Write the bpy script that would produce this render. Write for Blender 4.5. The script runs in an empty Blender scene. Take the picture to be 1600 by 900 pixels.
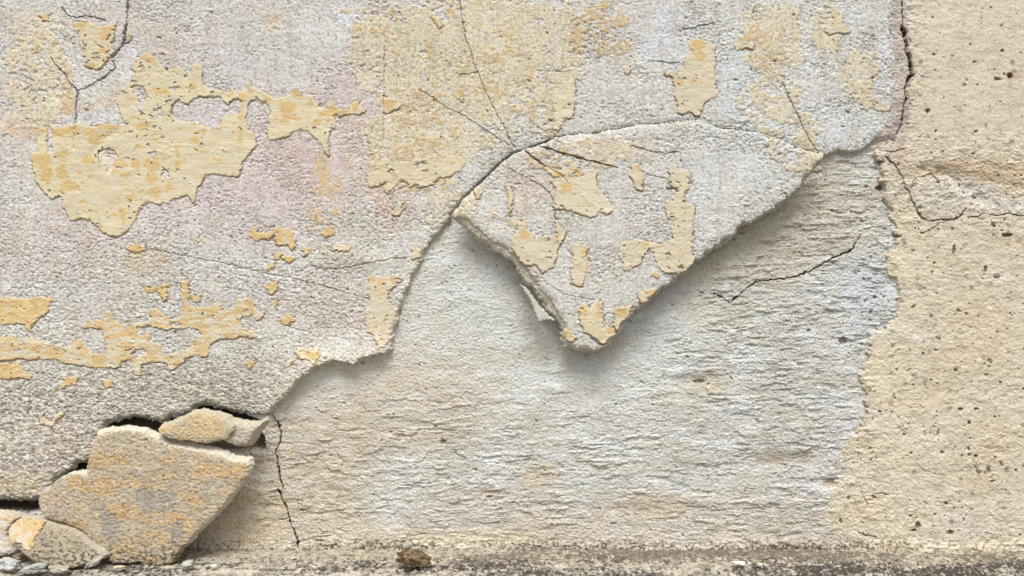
import bpy, math
import numpy as np

S = bpy.context.scene
COL = S.collection
R = math.radians

# ------------------------------------------------------------------ camera, sky, sun, exposure
D = 1.244            # metres from the lens to the face of the plaster
CZ = 0.42            # height of the lens over the ground
cd = bpy.data.cameras.new('camera'); cam = bpy.data.objects.new('camera', cd); COL.objects.link(cam)
cam.location = (0, -D, CZ); cam.rotation_euler = (R(90), 0, 0)
cd.sensor_width = 36.0; cd.lens = 36.0 * D / 1.6; cd.clip_start = 0.02; cd.clip_end = 200
S.camera = cam

SUN_EL, SUN_AZ = 60.0, -6.0       # high, almost square on to the wall, thin cloud
w = bpy.data.worlds.new('World'); S.world = w; w.use_nodes = True
nt = w.node_tree; nt.nodes.clear()
sky = nt.nodes.new('ShaderNodeTexSky'); sky.sky_type = 'NISHITA'; sky.sun_disc = False
sky.sun_elevation = R(SUN_EL); sky.sun_rotation = R(180 + SUN_AZ); sky.dust_density = 4.0; sky.air_density = 0.6; sky.ozone_density = 0.6
bg = nt.nodes.new('ShaderNodeBackground'); bg.inputs[1].default_value = 0.15
wo = nt.nodes.new('ShaderNodeOutputWorld')
hs = nt.nodes.new('ShaderNodeHueSaturation'); hs.inputs['Saturation'].default_value = .3     # thin cloud greys the sky
nt.links.new(sky.outputs[0], hs.inputs['Color']); nt.links.new(hs.outputs[0], bg.inputs[0]); nt.links.new(bg.outputs[0], wo.inputs[0])
sl = bpy.data.lights.new('sun', 'SUN'); sl.energy = 2.5; sl.angle = R(24); sl.color = (1.0, 0.985, 0.965)
so = bpy.data.objects.new('sun', sl); COL.objects.link(so)
so.rotation_euler = (R(90 - SUN_EL), 0, R(SUN_AZ))
so.location = (0, -3, 6)
S.view_settings.view_transform = 'Standard'; S.view_settings.look = 'None'
S.view_settings.gamma = 1.0; S.view_settings.use_curve_mapping = False
S.view_settings.exposure = 0.2

# ------------------------------------------------------------------ noise
def sst(a, b, x):
    t = np.clip((x - a) / (b - a), 0, 1); return t * t * (3 - 2 * t)
_tabs = {}
def tab(seed):
    if seed not in _tabs:
        a = np.random.default_rng(seed).random((256, 256)) * 2 * np.pi
        _tabs[seed] = (np.cos(a).astype(np.float32), np.sin(a).astype(np.float32))
    return _tabs[seed]
def pn(x, y, seed):
    gx, gy = tab(seed)
    x = np.asarray(x, np.float32); y = np.asarray(y, np.float32)
    x0 = np.floor(x); y0 = np.floor(y); fx = x - x0; fy = y - y0
    i0 = x0.astype(np.int32) & 255; j0 = y0.astype(np.int32) & 255
    i1 = (i0 + 1) & 255; j1 = (j0 + 1) & 255
    u = fx * fx * fx * (fx * (fx * 6 - 15) + 10); v = fy * fy * fy * (fy * (fy * 6 - 15) + 10)
    a = gx[j0, i0] * fx + gy[j0, i0] * fy
    b = gx[j0, i1] * (fx - 1) + gy[j0, i1] * fy
    c = gx[j1, i0] * fx + gy[j1, i0] * (fy - 1)
    d = gx[j1, i1] * (fx - 1) + gy[j1, i1] * (fy - 1)
    return (a + (b - a) * u + ((c + (d - c) * u) - (a + (b - a) * u)) * v) * 1.5
def fbm(x, y, sx, sy, seed, n=4, g=0.5):
    s = 0; a = 1; t = 0
    for k in range(n):
        s = s + a * pn(x / sx + 17.3 * k, y / sy + 9.1 * k, seed + k); t += a; a *= g; sx /= 2; sy /= 2
    return s / t

# ------------------------------------------------------------------ the grid in millimetres of wall: x right, y down, (800,450) is the optical axis
STEP = 1.06
def axis(lo, hi, elo, ehi):
    mid = np.arange(lo, hi + .1, STEP)
    def grow(n0, ln):
        out = []; p = 0; s = STEP
        while p < ln: s *= 1.16; p += s; out.append(p)
        return np.array(out)
    L = lo - grow(0, elo)[::-1] if elo else np.array([]); Rr = hi + grow(0, ehi) if ehi else np.array([])
    return np.concatenate([L, mid, Rr]).astype(np.float32)
GX = axis(-130, 1730, 2600, 2600); GY = axis(-50, 905, 2400, 0)
XX, YY = np.meshgrid(GX, GY)
WN1 = pn(XX / 15, YY / 15, 900); WN2 = pn(XX / 15, YY / 15, 901)
WN3 = pn(XX / 5.2, YY / 5.2, 902); WN4 = pn(XX / 5.2, YY / 5.2, 903)
WN5 = pn(XX / 2.9, YY / 2.9, 904)
WX = XX + 3.2 * WN1 + 2.1 * WN3 + 1.0 * WN5; WY = YY + 3.2 * WN2 + 2.1 * WN4 + 1.0 * WN5
BXn = XX + 16 * fbm(XX, YY, 60, 60, 910, 4); BYn = YY + 16 * fbm(XX, YY, 60, 60, 920, 4)
FINE = pn(XX / 3.4, YY / 3.1, 930)
FI2 = pn(XX / 7.0, YY / 5.6, 931)
MID = fbm(XX, YY, 24, 16, 932, 3)
BIG = fbm(XX, YY, 190, 150, 940, 3)

def P(s):
    v = [float(t) for t in s.replace(',', ' ').split()]
    return np.array(v, np.float32).reshape(-1, 2)
def win(x0, x1, y0, y1):
    i0 = max(0, np.searchsorted(GX, x0) - 1); i1 = min(len(GX), np.searchsorted(GX, x1) + 2)
    j0 = max(0, np.searchsorted(GY, y0) - 1); j1 = min(len(GY), np.searchsorted(GY, y1) + 2)
    return (slice(j0, j1), slice(i0, i1))
def bb(p, m): return win(p[:, 0].min() - m, p[:, 0].max() + m, p[:, 1].min() - m, p[:, 1].max() + m)
def pdist(x, y, p, closed=False):
    best = np.full(x.shape, 1e9, np.float32)
    q = np.roll(p, -1, 0) if closed else p[1:]
    for a, b in zip(p if closed else p[:-1], q):
        dx, dy = b - a; L = dx * dx + dy * dy + 1e-9
        t = np.clip(((x - a[0]) * dx + (y - a[1]) * dy) / L, 0, 1)
        d = (x - a[0] - t * dx) ** 2 + (y - a[1] - t * dy) ** 2
        np.minimum(best, d, out=best)
    return np.sqrt(best)
def inside(x, y, p):
    r = np.zeros(x.shape, bool)
    for a, b in zip(p, np.roll(p, -1, 0)):
        if a[1] == b[1]: continue
        c = ((a[1] > y) != (b[1] > y)) & (x < (b[0] - a[0]) * (y - a[1]) / (b[1] - a[1]) + a[0])
        r ^= c
    return r
def sdf(x, y, p):
    d = pdist(x, y, p, True); return np.where(inside(x, y, p), d, -d)

# ------------------------------------------------------------------ outlines (traced, in wall millimetres)
ARC = P('703,332 722,308 748,283 770,262 786,246 800,237 822,227 842,222 870,209 900,206 925,205 960,198 1000,190 1050,187 1095,182 1112,188 1130,195 1165,198 1200,204 1222,212 1242,221 1270,231 1298,236')
EDGE_L = '697,345 680,365 665,385 655,405 650,415 640,440 632,455 628,470 620,490 613,520 609,545 608,554 590,557 578,562 560,568 541,574 520,570 505,571 490,579 470,592 455,604 440,621 430,634 415,650 402,657 385,656 360,652 340,650 320,641 305,638 290,643 275,652 262,659 245,664 232,667 215,662 200,659 180,661 165,664 150,669 140,677 134,692 130,708 127,726 115,729 100,734 85,743 75,752 62,764 56,779 51,791 44,795 30,793 0,794 -60,790 -3000,780'
MAIN = P('-3000,-3000 1418,-3000 1416,-60 1415,0 1417,40 1419,90 1417,140 1415,180 1402,204 1382,214 1366,230 1350,235 1322,233 ' +
         ' '.join('%g,%g' % tuple(q) for q in ARC[::-1]) + ' ' + EDGE_L)
PLATE = P(' '.join('%g,%g' % tuple(q) for q in ARC) +
          ' 1290,250 1275,268 1262,285 1250,300 1225,320 1195,340 1165,354 1150,370 1120,390 1095,408 1075,425 1055,441 1030,460 1010,478 990,495 976,512 967,526 960,540 946,549 925,552 900,549 884,545 879,530 878,515 870,502 860,489 850,475 836,458 823,441 812,425 800,408 785,398 768,389 750,375 735,362 720,348 705,338')
SLAB = P('148,677 165,672 200,669 225,673 242,682 262,692 290,698 320,702 345,708 365,717 388,719 391,727 385,745 370,765 350,790 330,812 310,831 295,846 280,862 269,880 264,886 240,886 220,885 216,880 190,882 176,884 168,875 164,867 150,855 138,841 127,829 105,819 88,815 72,810 62,800 59,785 61,774 80,760 90,750 110,742 131,738 134,720 138,705 142,690')
WEDGE = P('243,670 262,662 290,649 308,644 330,648 352,655 364,664 366,674 352,688 335,691 320,695 300,691 280,690 262,686 246,678')
CHUNK = P('340,656 362,656 385,661 402,660 413,652 417,659 406,672 398,688 386,700 366,701 352,695 342,690')
LOWP = P('30,809 50,810 64,812 78,816 95,822 115,826 124,835 136,847 150,860 163,869 156,876 140,883 122,890 98,893 72,889 45,880 30,868 17,850 11,838 15,825 22,812')
CORNER = P('-140,801 -60,800 0,801 22,803 28,810 18,820 11,838 20,852 28,862 12,872 -60,876 -140,874')
FLAKE = P('812,444 822,450 832,462 842,477 852,488 867,501 852,500 842,504 838,495 833,479 824,462')
CREAM = P('1430,-3000 1429,-60 1430,0 1431,40 1435,70 1441,90 1444,106 1438,118 1432,140 1434,160 1430,182 1410,210 1386,222 1383,236 1388,252 1392,272 1399,285 1396,300 1404,322 1412,336 1415,352 1417,380 1400,398 1398,418 1412,432 1419,450 1418,480 1420,494 1402,508 1378,522 1372,540 1375,556 1362,580 1359,600 1368,622 1370,642 1364,662 1352,678 1340,700 1322,712 1318,738 1330,756 1300,790 1306,830 1330,862 1326,905 1326,960 4800,960 4800,-3000')
ws_all = (WX, WY)
SD_MAIN = sdf(WX, WY, MAIN)
D_ARC = np.full(XX.shape, 1e3, np.float32); q = win(640, 1360, 120, 400); D_ARC[q] = pdist(XX[q] + 1.2 * WN1[q] + 1.3 * WN3[q], YY[q] + 1.2 * WN2[q] + 1.3 * WN4[q], ARC)
SD_CREAM = sdf(XX + 1.8 * (WX - XX), YY + 1.8 * (WY - YY), CREAM)

# ------------------------------------------------------------------ colour helpers
BRK = fbm(XX, YY, 30, 20, 990, 5, .68)
def new_col(q, c): a = np.empty(XX[q].shape + (3,), np.float32); a[:] = c; return a
def mixc(a, c, m): a += (np.asarray(c, np.float32) - a) * m[..., None]
def blob(a, q0, cx, cy, rx, ry, c, s=1.0, soft=0.45, pw=2.0):
    bx, by = BXn[q0], BYn[q0]
    d = (np.abs((bx - cx) / rx) ** pw + np.abs((by - cy) / ry) ** pw) ** (1 / pw) + 0.22 * MID[q0]
    mixc(a, c, s * (1 - sst(1 - soft, 1 + soft, d)) * (.5 + .5 * sst(-.15, .15, BRK[q0] + .25 * FI2[q0])))
def lin(c):
    c = np.clip(c / 255.0, 0, 1); return np.where(c < .04045, c / 12.92, ((c + .055) / 1.055) ** 2.4)
ALB = 0.93

# ------------------------------------------------------------------ materials: pigment attribute x procedural grain, procedural bump
def mat(name, grain=0.16, scale=520, bump=0.5, bd=0.0009, rough=0.95, fleck=None):
    m = bpy.data.materials.new(name); m.use_nodes = True; t = m.node_tree; N = t.nodes; L = t.links
    b = N['Principled BSDF']; b.inputs['Roughness'].default_value = rough
    b.inputs['Specular IOR Level'].default_value = 0.15
    tc = N.new('ShaderNodeTexCoord')
    at = N.new('ShaderNodeAttribute'); at.attribute_name = 'pigment'
    n = N.new('ShaderNodeTexNoise'); n.inputs['Scale'].default_value = scale; n.inputs['Detail'].default_value = 3; n.inputs['Roughness'].default_value = .62
    L.new(tc.outputs['Object'], n.inputs['Vector'])
    mr = N.new('ShaderNodeMapRange'); mr.inputs[1].default_value = .28; mr.inputs[2].default_value = .72
    mr.inputs[3].default_value = 1 - grain; mr.inputs[4].default_value = 1 + grain * .75
    L.new(n.outputs['Fac'], mr.inputs[0])
    vm = N.new('ShaderNodeVectorMath'); vm.operation = 'SCALE'
    L.new(at.outputs['Color'], vm.inputs[0]); L.new(mr.outputs[0], vm.inputs['Scale'])
    last = vm.outputs[0]
    if fleck:
        v = N.new('ShaderNodeTexVoronoi'); v.inputs['Scale'].default_value = fleck[0]; L.new(tc.outputs['Object'], v.inputs['Vector'])
        lt = N.new('ShaderNodeMapRange'); lt.inputs[1].default_value = fleck[1]; lt.inputs[2].default_value = fleck[1] * .6
        lt.inputs[3].default_value = 0; lt.inputs[4].default_value = fleck[2]; L.new(v.outputs['Distance'], lt.inputs[0])
        mx = N.new('ShaderNodeMix'); mx.data_type = 'RGBA'; mx.inputs[7].default_value = fleck[3]
        L.new(lt.outputs[0], mx.inputs[0]); L.new(last, mx.inputs[6]); last = mx.outputs[2]
    L.new(last, b.inputs['Base Color'])
    n2 = N.new('ShaderNodeTexNoise'); n2.inputs['Scale'].default_value = scale * .62; n2.inputs['Detail'].default_value = 4; n2.inputs['Roughness'].default_value = .7
    L.new(tc.outputs['Object'], n2.inputs['Vector'])
    bp = N.new('ShaderNodeBump'); bp.inputs['Distance'].default_value = bd * .3
    ms = N.new('ShaderNodeMath'); ms.operation = 'MULTIPLY'; ms.inputs[1].default_value = bump; ms.use_clamp = True; L.new(at.outputs['Alpha'], ms.inputs[0]); L.new(ms.outputs[0], bp.inputs['Strength'])
    n3 = N.new('ShaderNodeTexNoise'); n3.inputs['Scale'].default_value = scale * 1.35; n3.inputs['Detail'].default_value = 2
    L.new(tc.outputs['Object'], n3.inputs['Vector'])
    ad = N.new('ShaderNodeMath'); ad.operation = 'MULTIPLY_ADD'; ad.inputs[1].default_value = .6
    L.new(n3.outputs['Fac'], ad.inputs[0]); L.new(n2.outputs['Fac'], ad.inputs[2])
    pr_ = N.new('ShaderNodeMapRange'); pr_.inputs[1].default_value = .62; pr_.inputs[2].default_value = .86     # plateaus with pits in them
    L.new(ad.outputs[0], pr_.inputs[0]); L.new(pr_.outputs[0], bp.inputs['Height']); L.new(bp.outputs[0], b.inputs['Normal'])
    return m
M_PL = mat('aged_lime_plaster', .24, 330, 1, .0022)
M_UN = mat('rough_mortar', .2, 360, 1, .003)
M_CR = mat('sandy_cement', .17, 330, .9, .0014, fleck=(150, .17, .55, (.16, .13, .10, 1)))
M_PA = mat('peeling_limewash', .08, 300, .4, .0008)
M_BR = mat('broken_plaster_edge', .15, 350, .8, .0014)
M_GR = mat('grimy_concrete', .28, 330, .9, .0018)
M_ST = mat('conglomerate_stone', .45, 330, .9, .0016)
M_CK = mat('crack_dirt', .2, 400, .5, .001)

# ------------------------------------------------------------------ object helpers
def tag(o, label=None, cat=None, group=None, kind=None):
    if label: o['label'] = label
    if cat: o['category'] = cat
    if group: o['group'] = group
    if kind: o['kind'] = kind
    return o
def mesh_from(name, V, F, C, m, parent=None, smooth=True, al=None):
    me = bpy.data.meshes.new(name)
    me.vertices.add(len(V)); me.vertices.foreach_set('co', np.ascontiguousarray(V, np.float32).ravel())
    k = F.shape[1]
    me.loops.add(F.size); me.loops.foreach_set('vertex_index', F.astype(np.int32).ravel())
    me.polygons.add(len(F)); me.polygons.foreach_set('loop_start', np.arange(0, F.size, k, dtype=np.int32))
    me.polygons.foreach_set('loop_total', np.full(len(F), k, np.int32))
    me.polygons.foreach_set('use_smooth', np.full(len(F), smooth))
    me.update(calc_edges=True)
    at = me.attributes.new('pigment', 'FLOAT_COLOR', 'POINT')
    cc = np.ones((len(V), 4), np.float32); cc[:, :3] = C
    if al is not None: cc[:, 3] = al
    at.data.foreach_set('color', cc.ravel())
    me.materials.append(m)
    o = bpy.data.objects.new(name, me); COL.objects.link(o)
    if parent: o.parent = parent
    return o
def grid_obj(name, q, h, base, fm, col, m, parent=None, yd=None, al=None):
    """h: relief in mm out of the mortar plane; base: depth (m) of this piece's own plane; fm: which faces"""
    x = XX[q]; y = YY[q]
    s = (D + (base if yd is None else yd)) / D
    X = (x - 800) / 1000 * s; Z = CZ + (450 - y) / 1000 * s; Y = 0.017 - h / 1000
    nj, ni = x.shape
    idx = np.arange(nj * ni).reshape(nj, ni)
    F = np.stack([idx[:-1, :-1], idx[1:, :-1], idx[1:, 1:], idx[:-1, 1:]], -1)[fm]
    if len(F) == 0: return None
    used = np.zeros(nj * ni, bool); used[F.ravel()] = True
    re = np.cumsum(used) - 1
    V = np.stack([X, Y, Z], -1).reshape(-1, 3)[used]
    return mesh_from(name, V, re[F], (lin(col) * ALB).reshape(-1, 3)[used], m, parent, al=None if al is None else al.ravel()[used])
def facemask(v): return v[:-1, :-1] & v[1:, :-1] & v[1:, 1:] & v[:-1, 1:]
def faceany(v): return v[:-1, :-1] | v[1:, :-1] | v[1:, 1:] | v[:-1, 1:]
def empty(name, loc=(0, 0, 0)):
    o = bpy.data.objects.new(name, None); o.location = loc; o.empty_display_size = .1; COL.objects.link(o); return o

class Cracks:
    def __init__(s): s.d = np.zeros(XX.shape, np.float32); s.items = []
    def add(s, pts, wd=1.3, dep=4.0, jit=1.0, obj=True):
        p = P(pts) if isinstance(pts, str) else pts
        q = bb(p, 16)
        x = XX[q] + jit * (1.4 * WN1[q] + 1.5 * WN3[q]); y = YY[q] + jit * (1.4 * WN2[q] + 1.5 * WN4[q])
        d = pdist(x, y, p)
        wv = wd * (1 + .75 * pn(XX[q] / 17, YY[q] / 17, 77))
        c = dep * (1 - sst(.35, 1.0, d / np.maximum(wv, .6)))
        s.d[q] = np.maximum(s.d[q], c)
        if obj: s.items.append((q, d < wv * .95))

# ================================================================== SHARED SURFACE RELIEF
pits = np.zeros(XX.shape, np.float32)
rg = np.random.default_rng(5)
def pit(cx, cy, rx, ry, dep, ang=0):
    q = win(cx - 3 * max(rx, ry), cx + 3 * max(rx, ry), cy - 3 * max(rx, ry), cy + 3 * max(rx, ry))
    ca, sa = math.cos(ang), math.sin(ang); dx = XX[q] - cx; dy = YY[q] - cy
    u = (dx * ca + dy * sa) / rx; v = (-dx * sa + dy * ca) / ry
    d = np.sqrt(u * u + v * v) + .25 * FINE[q]
    pits[q] = np.maximum(pits[q], dep * (1 - sst(.5, 1.15, d)))
for k in range(420):       # air holes of the sandy cement on the right
    r = .9 + 1.7 * rg.random() ** 3
    pit(1330 + 330 * rg.random(), -50 + 900 * rg.random() ** .7, r * (1 + rg.random()), r, 1.6 + 2 * rg.random(), rg.random() * 3)
for k in range(750):
    x_ = 720 * rg.random(); y_ = 320 + 330 * rg.random(); r_ = .8 + .8 * rg.random()
    pit(x_, y_, r_ * (1 + .8 * rg.random()), r_, 1.1 + .9 * rg.random(), rg.random() * .8)
for k in range(300):       # and of the mortar and plaster
    r = .9 + 1.2 * rg.random() ** 2
    pit(1420 * rg.random(), 860 * rg.random(), r * (1 + rg.random() * 1.6), r, 1.6 + 2 * rg.random(), rg.random() * .8)
for a in [(1598, 110, 4.5, 5, 6), (1578, 115, 7, 3, 3), (1585, 70, 3, 2.5, 4), (1541, 88, 3, 2, 3), (1534, 60, 2, 2, 3), (1466, 166, 4, 4, 4), (1389, 290, 8, 5, 9), (1392, 248, 7, 3, 4),
          (1418, 367, 9, 3.5, 4), (1596, 365, 9, 4, 5), (1511, 388, 2.5, 8, 4), (1562, 420, 2.5, 6, 4), (1546, 720, 4, 2.5, 5), (1534, 718, 2, 2, 4), (1453, 832, 5, 6, 5), (1447, 840, 5, 3, 4),
          (1330, 535, 8, 6, 5), (1360, 540, 3, 2.5, 3), (1381, 465, 4, 3, 4), (1395, 464, 3, 2, 3), (1366, 471, 3, 2, 3), (1275, 518, 3, 2.5, 4), (1374, 489, 2.5, 4, 4),
          (690, 696, 5, 4, 5), (465, 805, 6, 2.2, 4), (490, 854, 7, 2, 3), (592, 694, 3, 3, 3), (510, 718, 2.5, 1.6, 3), (764, 785, 6, 3, 4), (962, 827, 6, 2, 3), (853, 742, 3, 2, 3),
          (1100, 600, 10, 3, 4), (620, 490, 3, 6, 3), (1505, 843, 6, 4, 5), (892, 155, 3, 2, 3), (977, 384, 2.2, 2, 3), (1080, 15, 3, 2, 3), (484, 85, 1.6, 1.6, 3), (1253, 10, 2.5, 2.5, 3),
          (1547, 645, 4, 2, 4), (1522, 645, 5, 3, 4), (1577, 657, 3, 2, 3), (1560, 572, 2, 2, 3), (1567, 577, 2, 2, 3), (1475, 425, 3, 2, 2.5)]:
    pit(*a)

# ---- mortar: trowel-dragged ripples that overhang like little eyebrows
def ripple(q, lam, sx, sy, seed, sharp=.16):
    x, y = XX[q], YY[q]
    ph = (y + .05 * x) / lam + 1.2 * fbm(x, y, sx * 1.7, sy, seed, 5, .55) + .36 * fbm(x, y, 15, 11, seed + 40, 3, .7)
    f = ph - np.floor(ph)
    k = np.floor(ph)
    prof = np.where(f < 1 - sharp, (f / (1 - sharp)) ** 1.8, (1 - f) / sharp)
    am = -.2 + .22 * sst(1050, 1250, x) * sst(560, 420, y) + pn(x / (sx * .55) + k * 5.3, y / 40 + k * 1.7, seed + 20) + .8 * pn(x / 15 + k * 2.1, k * 3.3 + y / 60, seed + 21)
    return prof * sst(-.05, .7, am)

A = slice(None); ALL = (A, A)
rz = np.clip(sst(950, 1160, XX) * sst(300, 250, YY * 0 + 200) + 0, 0, 1)
rz = np.maximum(sst(900, 1150, XX) * .95, sst(560, 690, YY) * .8)
rz = np.maximum(rz, .22) * (.55 + .45 * sst(880, 800, YY))
ZZ = fbm(XX, YY, 9, 4.5, 260, 3, .7)
und = .6 * FINE + .35 * FI2 + .45 * ZZ + .9 * MID + 2.2 * BIG - .6 * sst(.12, .55, pn(XX / 4.8, YY / 3.3, 256)) - .4 * sst(.1, .5, pn(XX / 3, YY / 2.5, 257))
und += rz * (1.9 * ripple(ALL, 19, 120, 26, 300, .1) + .9 * ripple(ALL, 11, 60, 15, 340, .14) + .8 * ripple(ALL, 6.5, 24, 10, 345, .2)) + .6 * (1 - rz) * ripple(ALL, 9, 30, 12, 360)
for cx, cy, rx, ry, hh in [(1100, 600, 40, 14, -4), (1250, 722, 55, 10, -4.5), (1312, 762, 26, 8, -6), (760, 780, 36, 8, -3), (880, 610, 34, 9, 2), (1330, 150, 30, 10, 0), (1180, 730, 60, 9, -2), (1005, 800, 60, 12, -2.5), (1280, 255, 60, 16, -2), (700, 600, 50, 18, 1.2)]:
    dd = np.sqrt(((BXn - cx) / rx) ** 2 + ((BYn - cy) / ry) ** 2); und += hh * np.exp(-dd ** 2)
seam = sst(1362, 1376, XX) * sst(222, 206, YY + 3 * MID)
def drag(sx, sy, seed, wd, th):      # long crevices torn by the trowel, the lip above each standing proud
    n_ = fbm(XX + 14 * MID, YY + .03 * XX, sx, sy, seed, 5, .6)
    mk = sst(th, th + .3, fbm(XX, YY, 75, 34, seed + 30, 4, .6) + .25 * pn(XX / 24, YY / 14, seed + 35))
    return (-2.6 * np.exp(-np.abs(n_) / wd) + 1.5 * np.tanh(-n_ / (wd * 2.5))) * mk
und += np.clip(rz * 1.15, 0, 1) * (1 - seam) * (.85 * drag(80, 17, 3000, .026, -.05) + .6 * drag(46, 9, 3050, .033, -.04))
# hollow behind the loose pieces at the lower left
q = ALL
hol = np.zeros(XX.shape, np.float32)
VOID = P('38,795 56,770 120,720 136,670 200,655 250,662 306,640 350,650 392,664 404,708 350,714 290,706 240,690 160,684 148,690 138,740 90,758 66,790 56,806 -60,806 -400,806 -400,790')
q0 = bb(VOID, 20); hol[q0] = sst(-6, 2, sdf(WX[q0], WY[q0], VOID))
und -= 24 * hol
und += seam * (8 + 2.2 * fbm(XX, YY, 9, 26, 250, 3))
SEAM = P('1418,-400 1418,-60 1419,0 1421,40 1426,60 1430,80 1434,98 1434,107 1430,115 1424,135 1426,150 1421,170 1419,190')
CU = Cracks()
CU.add('1416,-400 1418,-60 1419,0 1421,36 1425,48', 1.4, 5)
CU.add('1422,40 1424,52 1427,62 1431,80 1434,98 1435,110', 4.0, 18, .6)
CU.add('1436,108 1432,118 1429,126', 2.4, 9)
CU.add('1434,104 1430,115 1424,135 1426,150 1421,170 1419,190 1412,206', 1.6, 6)
CU.add('418,654 425,665 431,680 428,695 423,708 425,730 430,755 434,772', 1.7, 7)
CU.add('426,773 432,790 440,803 443,815 444,826 452,840 457,852 458,864', 1.8, 7)
CU.add('444,816 434,820 426,822', 1.0, 3)
CU.add('1358,364 1352,374 1346,386 1338,392 1320,399 1302,408 1280,421 1258,430 1235,435 1208,438 1190,440 1176,451 1162,463 1147,473 1136,465 1124,458', 1.5, 6)
CU.add('945,640 952,655 962,668', .7, 1.6)
und -= CU.d + pits * .9

# ---- plaster coat
def plaster_relief(q):
    x, y = XX[q], YY[q]
    g = .25 * FINE[q] + .3 * FI2[q] - 1.1 * sst(.1, .55, pn(x / 4.6, y / 3.9, 406)) - .5 * sst(.1, .5, pn(x / 2.9, y / 2.7, 407)) + .5 * fbm(x, y, 13, 9, 400, 3, .7) - .8 * sst(.28, .6, pn(x / 5.5, y / 4.0, 405))
    rough = .3 + .8 * sst(-.22, .3, fbm(x, y, 90, 60, 410, 5, .6) + .25 * sst(300, 420, y) * sst(700, 500, x) - .3 * np.exp(-((x - 440) / 120) ** 2 - ((y - 60) / 60) ** 2)) + .5 * sst(520, 640, y) * sst(700, 600, x)
    e = .9 * fbm(x, y, 34, 17, 420, 5, .6)
    scal = ripple(q, 13, 30, 14, 430, .22) * sst(0.0, .45, fbm(x, y, 90, 60, 440, 3) + .35 * sst(330, 430, y) * sst(760, 600, y)) * 1.5
    gb = sst(545, 610, y) * sst(760, 640, x); return g * rough + 1.0 * e + scal + 2.4 * BIG[q] + gb * (1.5 * fbm(x, y, 14, 9, 696, 4, .65) + .9 * ripple(q, 9, 30, 12, 697, .2)), rough
PR, PROUGH = plaster_relief(ALL)

CP = Cracks()
for pts, wd, dep in [
    ('180,-60 181,0 179,20 177,38 173,55 165,68 157,78', 2.0, 7),
    ('156,84 163,96 150,106 135,116 117,126 101,132', 1.2, 5),
    ('101,132 98,160 97,190 95,226', 1.4, 5),
    ('57,78 67,92 80,107 90,122 101,132', 1.0, 4),
    ('74,-2 84,11 96,14 112,11 128,14 146,20', 1.2, 4),
    ('716,-30 717,0 721,24 725,45 735,75 744,102 757,132 770,160 785,186 797,212 806,224', .8, 3),
    ('710,103 722,107 744,102', 1.0, 3),
    ('650,130 672,143 692,158 718,170 745,188 770,204 797,221', .85, 2.8),
    ('1235,118 1243,140 1255,162 1265,182 1275,205 1285,222 1297,235', .8, 3),
    ('196,384 240,391 280,399 340,411 400,425 450,435 500,448 570,468', .9, 2.5),
    ('476,414 500,420 520,419 560,412 600,404 640,400', 1.1, 2.6),
    ('594,60 594,120 594,160 592,215', .8, 2),
    ('1076,34 1098,30 1110,26 1124,22', 1.3, 3.5),
    ('1020,84 1044,87 1070,88', 1.2, 3),
    ('836,100 866,101 896,102', .7, 1.8),
    ('600,300 630,285 672,270', .8, 2), ('396,348 410,352 418,350', 1, 3), ('430,510 470,520 510,500', .7, 1.6)]:
    CP.add(pts, wd, dep)
CH = Cracks()
for pts, wd, dep in [
    ('819,231 832,244 850,256 867,266 878,272 886,280', 1.5, 5),
    ('845,226 870,235 900,242 925,250 950,256 966,259', 1.6, 5),
    ('800,264 822,276 845,288 860,300 867,318 869,345', .8, 2.5),
    ('985,225 1010,232 1040,238 1060,236', 1.0, 2.6), ('1010,270 1030,275 1050,279', .9, 2),
    ('1045,293 1055,294 1062,299', 1.5, 3.5), ('850,440 880,458 905,465 930,468', .8, 2), ('922,528 935,538 946,540', 1.0, 3)]:
    CH.add(pts, wd, dep)
CC = Cracks()
for pts, wd, dep in [
    ('1399,240 1412,250 1421,262 1426,272 1430,284 1438,296 1444,310 1452,325 1459,338 1472,342 1492,340 1510,341 1522,334 1530,322', 1.5, 5),
    ('1440,292 1444,280 1450,273 1462,271 1474,266 1486,276 1500,278', .9, 3),
    ('1532,336 1550,334 1560,330 1578,333 1600,331 1640,336', 1.2, 4),
    ('1458,362 1470,358 1484,348 1500,343', 1.2, 4), ('1398,230 1412,232 1428,226', 1.0, 3), ('1384,781 1396,781 1406,784', 1.4, 3),
    ('1360,770 1372,797 1364,812', .8, 2), ('1360,845 1374,851 1386,850', 1.5, 4), ('1450,730 1462,745 1500,752', .7, 1.6)]:
    CC.add(pts, wd, dep)

# ================================================================== WALL
wall = empty('wall', (0, 0.03, 0))
tag(wall, 'old peeling plaster wall with patchy cream and ochre paint over bare grey mortar', 'wall', kind='thing')

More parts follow.
